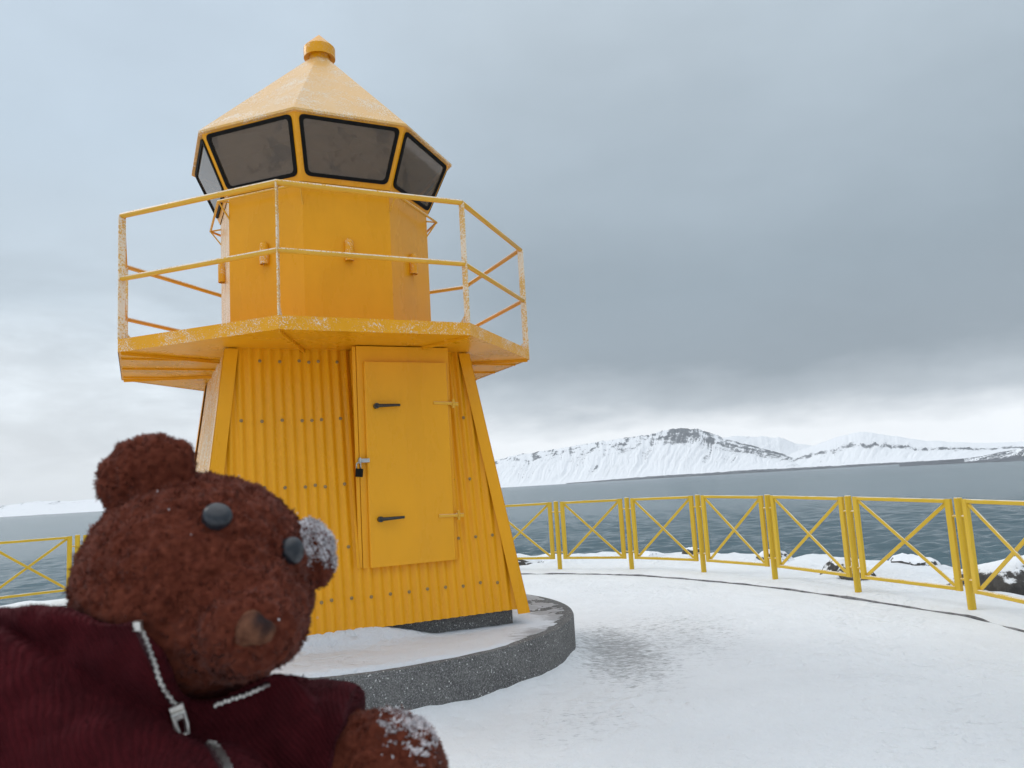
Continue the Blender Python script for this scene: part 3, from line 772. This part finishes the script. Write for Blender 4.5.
# ================================================================== TEDDY BEAR, held up close to the camera
BD = .36; PX = BD / FPX                                    # one photo pixel at the bear's distance, in metres
BASE = CAM + _F * BD + RIGHT * ((200 - 512) * PX) + UP * ((384 - 1010) * PX)
def B(u, v, z=0.0):
    """bear modelling sheet: u right, v down, z towards the viewer, all in sheet units; gives a point relative to the bear's base"""
    dd = BD - z * PX
    return CAM + _F * dd + RIGHT * ((u - 512) / FPX * dd) + UP * ((384 - v) / FPX * dd) - BASE
ROT = m3                                                   # sheet axes
BEAR = thing('teddy_bear', 'brown plush teddy bear in maroon zipped jacket held up close in front', 'teddy bear', BASE)
import bmesh
def union(prims, voxel, smooth_it, name):
    bm = bmesh.new()
    for c, r, rot2 in prims:
        if rot2 == 'sheet':                                  # a thick cloth panel given by its outline
            top = [bm.verts.new(p - _F * r * PX / 2) for p in c]; bot = [bm.verts.new(p + _F * r * PX / 2) for p in c]; n_ = len(c)
            bm.faces.new(top[::-1]); bm.faces.new(bot)
            for i in range(n_): bm.faces.new((top[i], top[(i+1) % n_], bot[(i+1) % n_], bot[i]))
            continue
        if isinstance(r, tuple):
            mat = Matrix.Translation(c) @ (ROT @ Matrix.Rotation(radians(rot2), 3, 'Z')).to_4x4() @ Matrix.Diagonal((*[x * PX for x in r], 1))
            bmesh.ops.create_icosphere(bm, subdivisions=4, radius=1, matrix=mat)
        else:                                                # capsule or flat ended cylinder from c[0] to c[1]
            p, q = c; ax = (q - p); L_ = ax.length; mat = Matrix.Translation((p + q) / 2) @ ax.to_track_quat('Z', 'Y').to_matrix().to_4x4()
            r0, r1 = (r, r) if not isinstance(r, list) else r
            bmesh.ops.create_cone(bm, cap_ends=True, segments=40, radius1=r0 * PX, radius2=r1 * PX, depth=L_, matrix=mat)
            if rot2 != 'flat':
                bmesh.ops.create_icosphere(bm, subdivisions=4, radius=r0 * PX, matrix=Matrix.Translation(p)); bmesh.ops.create_icosphere(bm, subdivisions=4, radius=r1 * PX, matrix=Matrix.Translation(q))
    me = bpy.data.meshes.new(name); bm.to_mesh(me); bm.free()
    o = bpy.data.objects.new(name, me); COL.objects.link(o)
    md = o.modifiers.new('r', 'REMESH'); md.mode = 'VOXEL'; md.voxel_size = voxel
    ms_ = o.modifiers.new('s', 'SMOOTH'); ms_.iterations = smooth_it; ms_.factor = .5
    dg = bpy.context.evaluated_depsgraph_get(); me2 = bpy.data.meshes.new_from_object(o.evaluated_get(dg))
    o.modifiers.clear(); o.data = me2; bpy.data.meshes.remove(me); me2.name = name
    return o
# body: head, ears, neck, torso, arms, legs in one skin
body = union([
    (B(198, 585, 0), (113, 110, 112), 0),
    (B(236, 618, 62), (66, 56, 56), 0), (B(247, 630, 92), (46, 38, 42), 0),
    (B(146, 473, 12), (50, 36, 24), 22), (B(314, 553, -22), (22, 36, 18), 10),
    (B(200, 735, -10), (80, 70, 60), 0), (B(205, 850, -5), (110, 140, 85), 0),
    ((B(285, 765, 0), B(390, 770, 14)), [50, 54], 0),
    ((B(110, 745, 20), B(-70, 715, 60)), [60, 58], 0),
    ((B(140, 960, 10), B(115, 1000, 90)), [62, 55], 0), ((B(265, 960, 10), B(300, 1000, 90)), [62, 55], 0),
], .0014, 9, 'fur_body')
jack = union([
    (B(215, 838, 4), (128, 150, 104), 0),
    ((B(235, 733, 2), B(350, 750, 10)), [62, 63], 'flat'), (B(240, 735, 0), (62, 62, 60), 0),
    ((B(80, 742, 32), B(-80, 712, 66)), [92, 92], 0),
    ((B(-40, 735, 128), B(215, 878, 138)), [84, 88], 0),
    (B(35, 690, 40), (72, 70, 52), 0),
    ([B(-20, 613, 84), B(40, 613, 96), B(90, 617, 116), B(137, 620, 125), B(149, 637, 125), B(159, 660, 121), B(168, 682, 114), B(178, 705, 104), B(190, 745, 96), B(150, 800, 90), B(20, 800, 84), B(-30, 700, 84)], 19, 'sheet'),
    ([B(172, 702, 100), B(196, 702, 94), B(222, 692, 86), B(250, 680, 77), B(274, 668, 66), B(300, 674, 50), B(318, 700, 46), B(312, 800, 60), B(170, 800, 90)], 20, 'sheet'),
], .0022, 5, 'jacket')
def displace(o, fn):
    me = o.data; n_ = len(me.vertices); co = np.empty(n_ * 3); no = np.empty(n_ * 3)
    me.vertices.foreach_get('co', co); me.vertices.foreach_get('normal', no); co = co.reshape(-1, 3); no = no.reshape(-1, 3)
    dd = np.array([fn(Vector(p)) for p in co]); co += no * dd[:, None]; me.vertices.foreach_set('co', co.ravel()); me.update()
displace(body, lambda p: .0009 * fbm(p.x * 50, p.y * 50, p.z * 50, 2) + .0012 * fbm(p.x * 140, p.y * 140, p.z * 140, 2) + .0010 * fbm(p.x * 330, p.y * 330, p.z * 330, 2))
displace(jack, lambda p: .0040 * fbm(p.x * 16 + 3, p.y * 16, p.z * 26, 2) + .0022 * fbm(p.x * 45 + p.z * 40, p.y * 20, p.z * 45 - p.x * 40, 2) + .0012 * fbm(p.x * 60, p.y * 60, p.z * 60, 2))
for o in (body, jack):
    o.data.polygons.foreach_set('use_smooth', [True] * len(o.data.polygons)); o.parent = BEAR

def bvh(o):
    me = o.data; return BVHTree.FromPolygons([v.co.copy() for v in me.vertices], [tuple(p.vertices) for p in me.polygons])
BV_J, BV_B = bvh(jack), bvh(body)
TN = []
def with_pile(me, nb):
    """the pile takes the normals of the skin under it, so that it shades as soft plush"""
    no = np.empty(len(me.vertices) * 3); me.vertices.foreach_get('normal', no); no = no.reshape(-1, 3); no[nb:] = np.array(TN)
    me.normals_split_custom_set_from_vertices([tuple(q) for q in no])
# fur: curled tufts standing in the skin, part of the same mesh
def tufts(o, count, length, width, keep, seed=1, weight=None):
    me = o.data; me.calc_loop_triangles(); n_ = len(me.loop_triangles)
    tv = np.empty(n_ * 3, int); me.loop_triangles.foreach_get('vertices', tv); tv = tv.reshape(-1, 3)
    co = np.empty(len(me.vertices) * 3); me.vertices.foreach_get('co', co); co = co.reshape(-1, 3)
    a, b_, c_ = co[tv[:, 0]], co[tv[:, 1]], co[tv[:, 2]]; nn = np.cross(b_ - a, c_ - a); ar = np.linalg.norm(nn, axis=1); nn /= ar[:, None] + 1e-12
    if weight: ar = ar * np.array([weight(Vector(q), Vector(w_)) for q, w_ in zip((a + b_ + c_) / 3, nn)])
    g = np.random.default_rng(seed); pick = g.choice(n_, count, p=ar / ar.sum()); u, w = g.random(count), g.random(count); fl = u + w > 1; u[fl] = 1 - u[fl]; w[fl] = 1 - w[fl]
    P = a[pick] + (b_[pick] - a[pick]) * u[:, None] + (c_[pick] - a[pick]) * w[:, None]; N = nn[pick]
    V, Fc = [], []; TN.clear()
    for p, n2 in zip(P, N):
        p = Vector(p); n2 = Vector(n2)
        if not keep(p, n2): continue
        k = noise.noise_vector(p * 130); k2 = noise.noise_vector(p * 420)
        lean = (k * 1.25 + k2 * .7); lean -= n2 * lean.dot(n2); dirn = (n2 * .50 + lean + n2 * .0).normalized()
        L_ = length * g.uniform(.6, 1.3) * (1 + 1.3 * max(0, noise.noise(p * 210)) ** 2 + (1.0 if g.random() < .03 else 0))
        sd2 = (dirn.cross(n2) + Vector(g.normal(size=3)) * .25).normalized(); cur = Vector(g.normal(size=3)) * .45
        wv = width * g.uniform(.7, 1.3); o_ = len(V)
        p1 = p + dirn * L_ * .5; p2 = p1 + (dirn + cur - n2 * .35).normalized() * L_ * .5
        V += [tuple(p - n2 * .0006 - sd2 * wv), tuple(p - n2 * .0006 + sd2 * wv), tuple(p1 + sd2 * wv * .8), tuple(p1 - sd2 * wv * .8), tuple(p2)]
        q_ = [(o_, o_ + 1, o_ + 2, o_ + 3), (o_ + 3, o_ + 2, o_ + 4)]
        if sd2.cross(dirn).dot(n2) < 0: q_ = [f[::-1] for f in q_]
        Fc += q_; TN.extend([tuple((n2 + Vector(g.normal(size=3)) * .10 + lean * .18).normalized())] * 5)
    return V, Fc
def outside_jacket(p, n2):
    return BV_J.ray_cast(p + n2 * .0005, n2, .02)[0] is None and (p + BASE - CAM).dot(_F) < BD + .045
V, Fc = tufts(body, 130000, .0017, .00034, outside_jacket)
bv = [tuple(v.co) for v in body.data.vertices]; bf = [tuple(p.vertices) for p in body.data.polygons]; off = len(bv)
mt, t, b = material('bear_plush'); M_fur = mt
o = coords(t); n1 = t.noise(o, 45, 5, .6); n2_ = t.noise(o, 260, 3, .6)
c = t.mix(t.mr(n1, .3, .7), (.150, .034, .019), (.200, .050, .028)); c = t.mix(t.mr(n2_, .35, .7), c, (.24, .064, .036))
t.set(b, 'Base Color', c); b.inputs['Roughness'].default_value = .95; b.inputs['Specular IOR Level'].default_value = .1
b.inputs['Sheen Weight'].default_value = .12; b.inputs['Sheen Roughness'].default_value = .5
tl = t.n('ShaderNodeBsdfTranslucent', i={'Color': c}); mx = t.n('ShaderNodeMixShader', i={0: .35, 1: b.outputs[0], 2: tl.outputs[0]})
t.set(mt.node_tree.nodes['Material Output'], 'Surface', mx.outputs[0])
me = bpy.data.meshes.new('fur_body'); me.from_pydata(bv + V, [], bf + [tuple(off + i for i in f) for f in Fc]); me.materials.append(M_fur)
me.polygons.foreach_set('use_smooth', [True] * (len(bf) + len(Fc))); me.update(); with_pile(me, off); skin = bpy.data.objects.new('skin', body.data); body.data = me

mt, t, b = material('maroon_corduroy'); M_jack = mt
o = coords(t)
rb = t.n('ShaderNodeTexWave', wave_type='BANDS', bands_direction='X', i={'Vector': t.mapv(o, (1, 1, 1), (0, 0, 0), (.3, .55, .2)), 'Scale': 190.0, 'Distortion': 2.6, 'Detail': 2.0, 'Detail Scale': 1.2}).outputs['Fac']
n1 = t.noise(o, 35, 4, .6); n2_ = t.noise(o, 600, 3, .6)
c = t.mix(t.mr(n1, .3, .7), (.036, .0028, .0046), (.070, .0060, .0090)); c = t.mix(t.mr(n2_, .55, .8, 0, .4), c, (.10, .012, .018)); c = t.mix(t.m('MULTIPLY', rb, .35), c, (.022, .002, .0035))
t.set(b, 'Base Color', c); b.inputs['Roughness'].default_value = .9; b.inputs['Specular IOR Level'].default_value = .12
b.inputs['Sheen Weight'].default_value = .10; b.inputs['Sheen Tint'].default_value = (.6, .15, .2, 1)
bump(t, b, t.m('ADD', t.m('MULTIPLY', rb, .8), t.m('MULTIPLY', n2_, .8)), .55, .0010)
jack.data.materials.clear(); jack.data.materials.append(M_jack)

# points on the surfaces
EYE = CAM - BASE
def hit(tree, u, v):
    dd = (B(u, v, 0) - EYE).normalized(); h = tree.ray_cast(EYE, dd); return h[0], h[1]
M_eye = mat_simple('eye_plastic', (.015, .018, .024), .30, nscale=20, var=.2, bmp=.02)
b_ = M_eye.node_tree.nodes['Principled BSDF']; b_.inputs['Specular IOR Level'].default_value = .5
for u, v, ru, rv in ((217, 517, 15.5, 13.0), (291, 551, 12.5, 15.0)):
    p, n2 = hit(BV_B, u, v); q = n2.to_track_quat('Z', 'Y').to_matrix()
    e = MB(); e.lathe([(.0060, -.002), (.0062, .0008), (.0058, .0020), (.0046, .0033), (.0028, .0041), (.0, .0044)], 28, closed_top=False)
    e.v = [tuple(p + n2 * .0004 + q @ Vector(x)) for x in e.v]; e.build('eye', M_eye, BEAR, smooth=True)
# nose: worn patch of felt
mt, t, b = material('nose_felt'); M_nose = mt
o = coords(t); n1 = t.noise(o, 220, 5, .65); n2_ = t.noise(t.mapv(o, (1, 1, 1), (.003, 0, .002)), 75, 3, .5)
c = t.mix(t.mr(n1, .3, .7), (.08, .028, .015), (.17, .072, .040))
NOSE_NT, NOSE_B, NOSE_C, NOSE_N = t, b, c, n2_; b.inputs['Roughness'].default_value = .8; b.inputs['Specular IOR Level'].default_value = .15; bump(t, b, n1, .5, .002)
p, n2 = hit(BV_B, 251, 629); t = NOSE_NT
sp_ = p + RIGHT * .0036 + UP * .0012                       # dark spot towards the right of the felt
ln = t.n('ShaderNodeVectorMath', operation='DISTANCE', i={0: o, 1: tuple(sp_)}).outputs['Value']
t.set(NOSE_B, 'Base Color', t.mix(t.mr(t.m('ADD', ln, t.m('MULTIPLY', t.m('SUBTRACT', NOSE_N, .5), .006)), .0066, .0036), NOSE_C, (.022, .012, .012)))
q = n2.to_track_quat('Z', 'Y').to_matrix(); e = MB(); rings_ = [(1, -.004), (1.0, .0006), (.90, .0026), (.68, .0046), (.35, .0060), (.001, .0064)]; vs = []
for rr, zz in rings_:
    for k in range(28):
        a = 2*pi*k/28; R_ = .0074 * (1 + .10 * cos(3 * a + .8) + .05 * sin(5 * a)); vs.append(p - n2 * .0013 + q @ Vector((R_ * rr * cos(a), R_ * rr * .9 * sin(a), zz)))
e.add(vs, [(i*28 + k, i*28 + (k+1) % 28, (i+1)*28 + (k+1) % 28, (i+1)*28 + k) for i in range(5) for k in range(28)]); e.build('nose', M_nose, BEAR, smooth=True)

# zip: rows of metal teeth, slider and the closed part below the fold
M_zip = mat_simple('zip_metal', (.62, .60, .56), .28, .9, nscale=400)
def zip_row(path, w, name, tooth=.0012, lift=.0009):
    z_ = MB(); pts = []
    for (u0, v0), (u1, v1) in zip(path[:-1], path[1:]):
        n_ = max(2, int(hypot(u1 - u0, v1 - v0) / 3.3))
        for k in range(n_): pts.append((u0 + (u1 - u0) * k / n_, v0 + (v1 - v0) * k / n_, u1 - u0, v1 - v0))
    hs = [hit(BV_J, u, v) for u, v, du, dv in pts]; hs = [h for h in hs if h[0] is not None]
    P_ = np.array([tuple(h[0]) for h in hs]); N_ = np.array([tuple(h[1]) for h in hs])
    for _ in range(6):                                       # even out the run of the tape
        for Q in (P_, N_): Q[1:-1] = (Q[:-2] + Q[1:-1] * 2 + Q[2:]) / 4
    tape = MB(); vt = []
    for k in range(len(P_)):
        p = Vector(P_[k]); n2 = Vector(N_[k]).normalized(); al = Vector(P_[min(k + 1, len(P_) - 1)] - P_[max(k - 1, 0)]); al -= n2 * al.dot(n2); al.normalize(); sd2 = n2.cross(al)
        rot = Matrix((sd2, al, n2)).transposed(); z_.box(p + n2 * (lift + .0004) + sd2 * (.0002 if k % 2 else -.0002), (w, .00092, tooth), rot)
        vt += [tuple(p + sd2 * q + n2 * (lift + e)) for q, e in ((-w * .9, -.0016), (-w * .8, -.0001), (w * .8, -.0001), (w * .9, -.0016))]
    tape.add(vt, grid_faces(len(P_), 4)); tape.build('zip_tape', M_tape, jack)
    return z_.build(name, M_zip, jack)
M_tape = mat_simple('zip_tape_cloth', (.03, .006, .009), .9, nscale=300)
zip_row([(136, 626), (144, 641), (152, 660), (160, 682), (168, 697), (174, 706)], .00125, 'zip_teeth')
zip_row([(214, 704), (224, 701), (236, 697), (250, 692), (262, 686), (271, 681)], .00125, 'zip_teeth')
zip_row([(211, 746), (219, 755), (227, 772), (231, 792)], .0036, 'zip_teeth')
h = hit(BV_J, 136, 627)
if h[0]: e = MB(); e.box(h[0] + h[1] * .001, (.0027, .0034, .0022), m3); e.build('zip_stop', M_zip, jack)
h = hit(BV_J, 178, 710)
if h[0]:
    p, n2 = h; n2 = (n2 - _F * 1.5 + UP * .1).normalized(); al = (UP * -1 + RIGHT * .30); al -= n2 * al.dot(n2); al.normalize(); sd2 = n2.cross(al); rot = Matrix((sd2, al, n2)).transposed()
    e = MB(); e.box(p + n2 * .0018, (.0050, .0056, .0026), rot); sl = e.build('zip_slider', M_zip, jack)
    e = MB(); L0 = p + n2 * .0042
    e.tube([L0 - sd2 * .0018, L0 - sd2 * .0020 + al * .005, L0 - sd2 * .0014 + al * .0085, L0 + sd2 * .0014 + al * .0085, L0 + sd2 * .0020 + al * .005, L0 + sd2 * .0022, L0 - sd2 * .0022], .0009, 8); e.build('pull_tab', M_zip, sl)

# snow caught in the fur: crusty clumps on the far ear and along the paw, and loose flakes
mt, t, b = material('fur_snow'); M_fsnow = mt
b.inputs['Base Color'].default_value = (.70, .67, .69, 1); b.inputs['Roughness'].default_value = .8
b.inputs['Subsurface Weight'].default_value = .0
def snow_clumps(test, count, lo, hi, seed):
    g = random.Random(seed); s_ = MB(); me = body.data; polys = [p for p in bf if True]
    cand = []
    for f in bf:
        cc = sum((Vector(bv[i]) for i in f), Vector()) / len(f)
        nn = (Vector(bv[f[1]]) - Vector(bv[f[0]])).cross(Vector(bv[f[2]]) - Vector(bv[f[0]])).normalized()
        w = test(cc, nn)
        if w > 0: cand.append((cc, nn, w))
    if not cand: return None
    for _ in range(count):
        cc, nn, w = g.choice(cand)
        if g.random() > w: continue
        r = g.uniform(lo, hi) * (.5 + .5 * w); p = cc + nn * g.uniform(.0015, .0042) + Vector((g.gauss(0, .001), g.gauss(0, .001), g.gauss(0, .001)))
        base = [Vector((0, 0, 1)), Vector((0, 0, -1))] + [Vector((cos(k*pi/2), sin(k*pi/2), 0)) for k in range(4)]
        rq = Matrix.Rotation(g.uniform(0, 6), 3, Vector((g.gauss(0, 1), g.gauss(0, 1), g.gauss(0, 1))).normalized())
        vs = [p + rq @ (q * r * g.uniform(.6, 1.4)) for q in base]
        s_.add(vs, [(0, 2, 3), (0, 3, 4), (0, 4, 5), (0, 5, 2), (1, 3, 2), (1, 4, 3), (1, 5, 4), (1, 2, 5)])
    return s_
def sheet(p):
    q = p - EYE; dd = q.dot(_F); return 512 + q.dot(RIGHT) / dd * FPX, 384 - q.dot(UP) / dd * FPX, (BD - dd) / PX
def ear_t(p, n2):
    u, v, z = sheet(p)
    if u < 302 or v > 580 or v < 505 or (u < 312 and z > 6): return 0
    a = n2.dot(UP) * .55 + n2.dot(RIGHT) * .35 + .20 - max(0, (v - 556)) * .035 + .25 * fbm(p.x * 90, p.y * 90, p.z * 90, 2)
    return min(1, max(0, a * 1.6))
def paw_t(p, n2):
    u, v, z = sheet(p)
    if u < 378 or v < 660: return 0
    a = n2.dot(UP) * 1.5 + n2.dot(RIGHT) * .35 - 1.32 + sstep(372, 425, u) * .14 + .3 * fbm(p.x * 80, p.y * 80, p.z * 80, 2)
    return min(1, max(0, a * 1.8))
def any_t(p, n2):
    return .6 if outside_jacket(p, n2) else 0
for fn, sd_ in ((ear_t, 21), (paw_t, 22)):
    V, Fc = tufts(skin, 5200 if fn is ear_t else 2400, .0015, .00050, lambda p, n2: True, sd_, fn)
    f_ = MB(); f_.v = V; f_.f = Fc; f_.mi = [0] * len(Fc)
    tag(f_.build('snow', M_fsnow, BEAR), kind='stuff')
s_ = snow_clumps(any_t, 70, .0003, .0008, 3)
tag(s_.build('snow', M_fsnow, BEAR), kind='stuff')
# short fibres on the velour
V, Fc = tufts(jack, 45000, .0008, .00024, lambda p, n2: (p + BASE - CAM).dot(_F) < BD + .03, 31)
jv = [tuple(v.co) for v in jack.data.vertices]; jf = [tuple(p.vertices) for p in jack.data.polygons]; off = len(jv)
me = bpy.data.meshes.new('jacket'); me.from_pydata(jv + V, [], jf + [tuple(off + i for i in f) for f in Fc]); me.materials.append(M_jack)
me.polygons.foreach_set('use_smooth', [True] * (len(jf) + len(Fc))); me.update(); with_pile(me, off); old = jack.data; jack.data = me; bpy.data.meshes.remove(old)
bpy.data.objects.remove(skin)
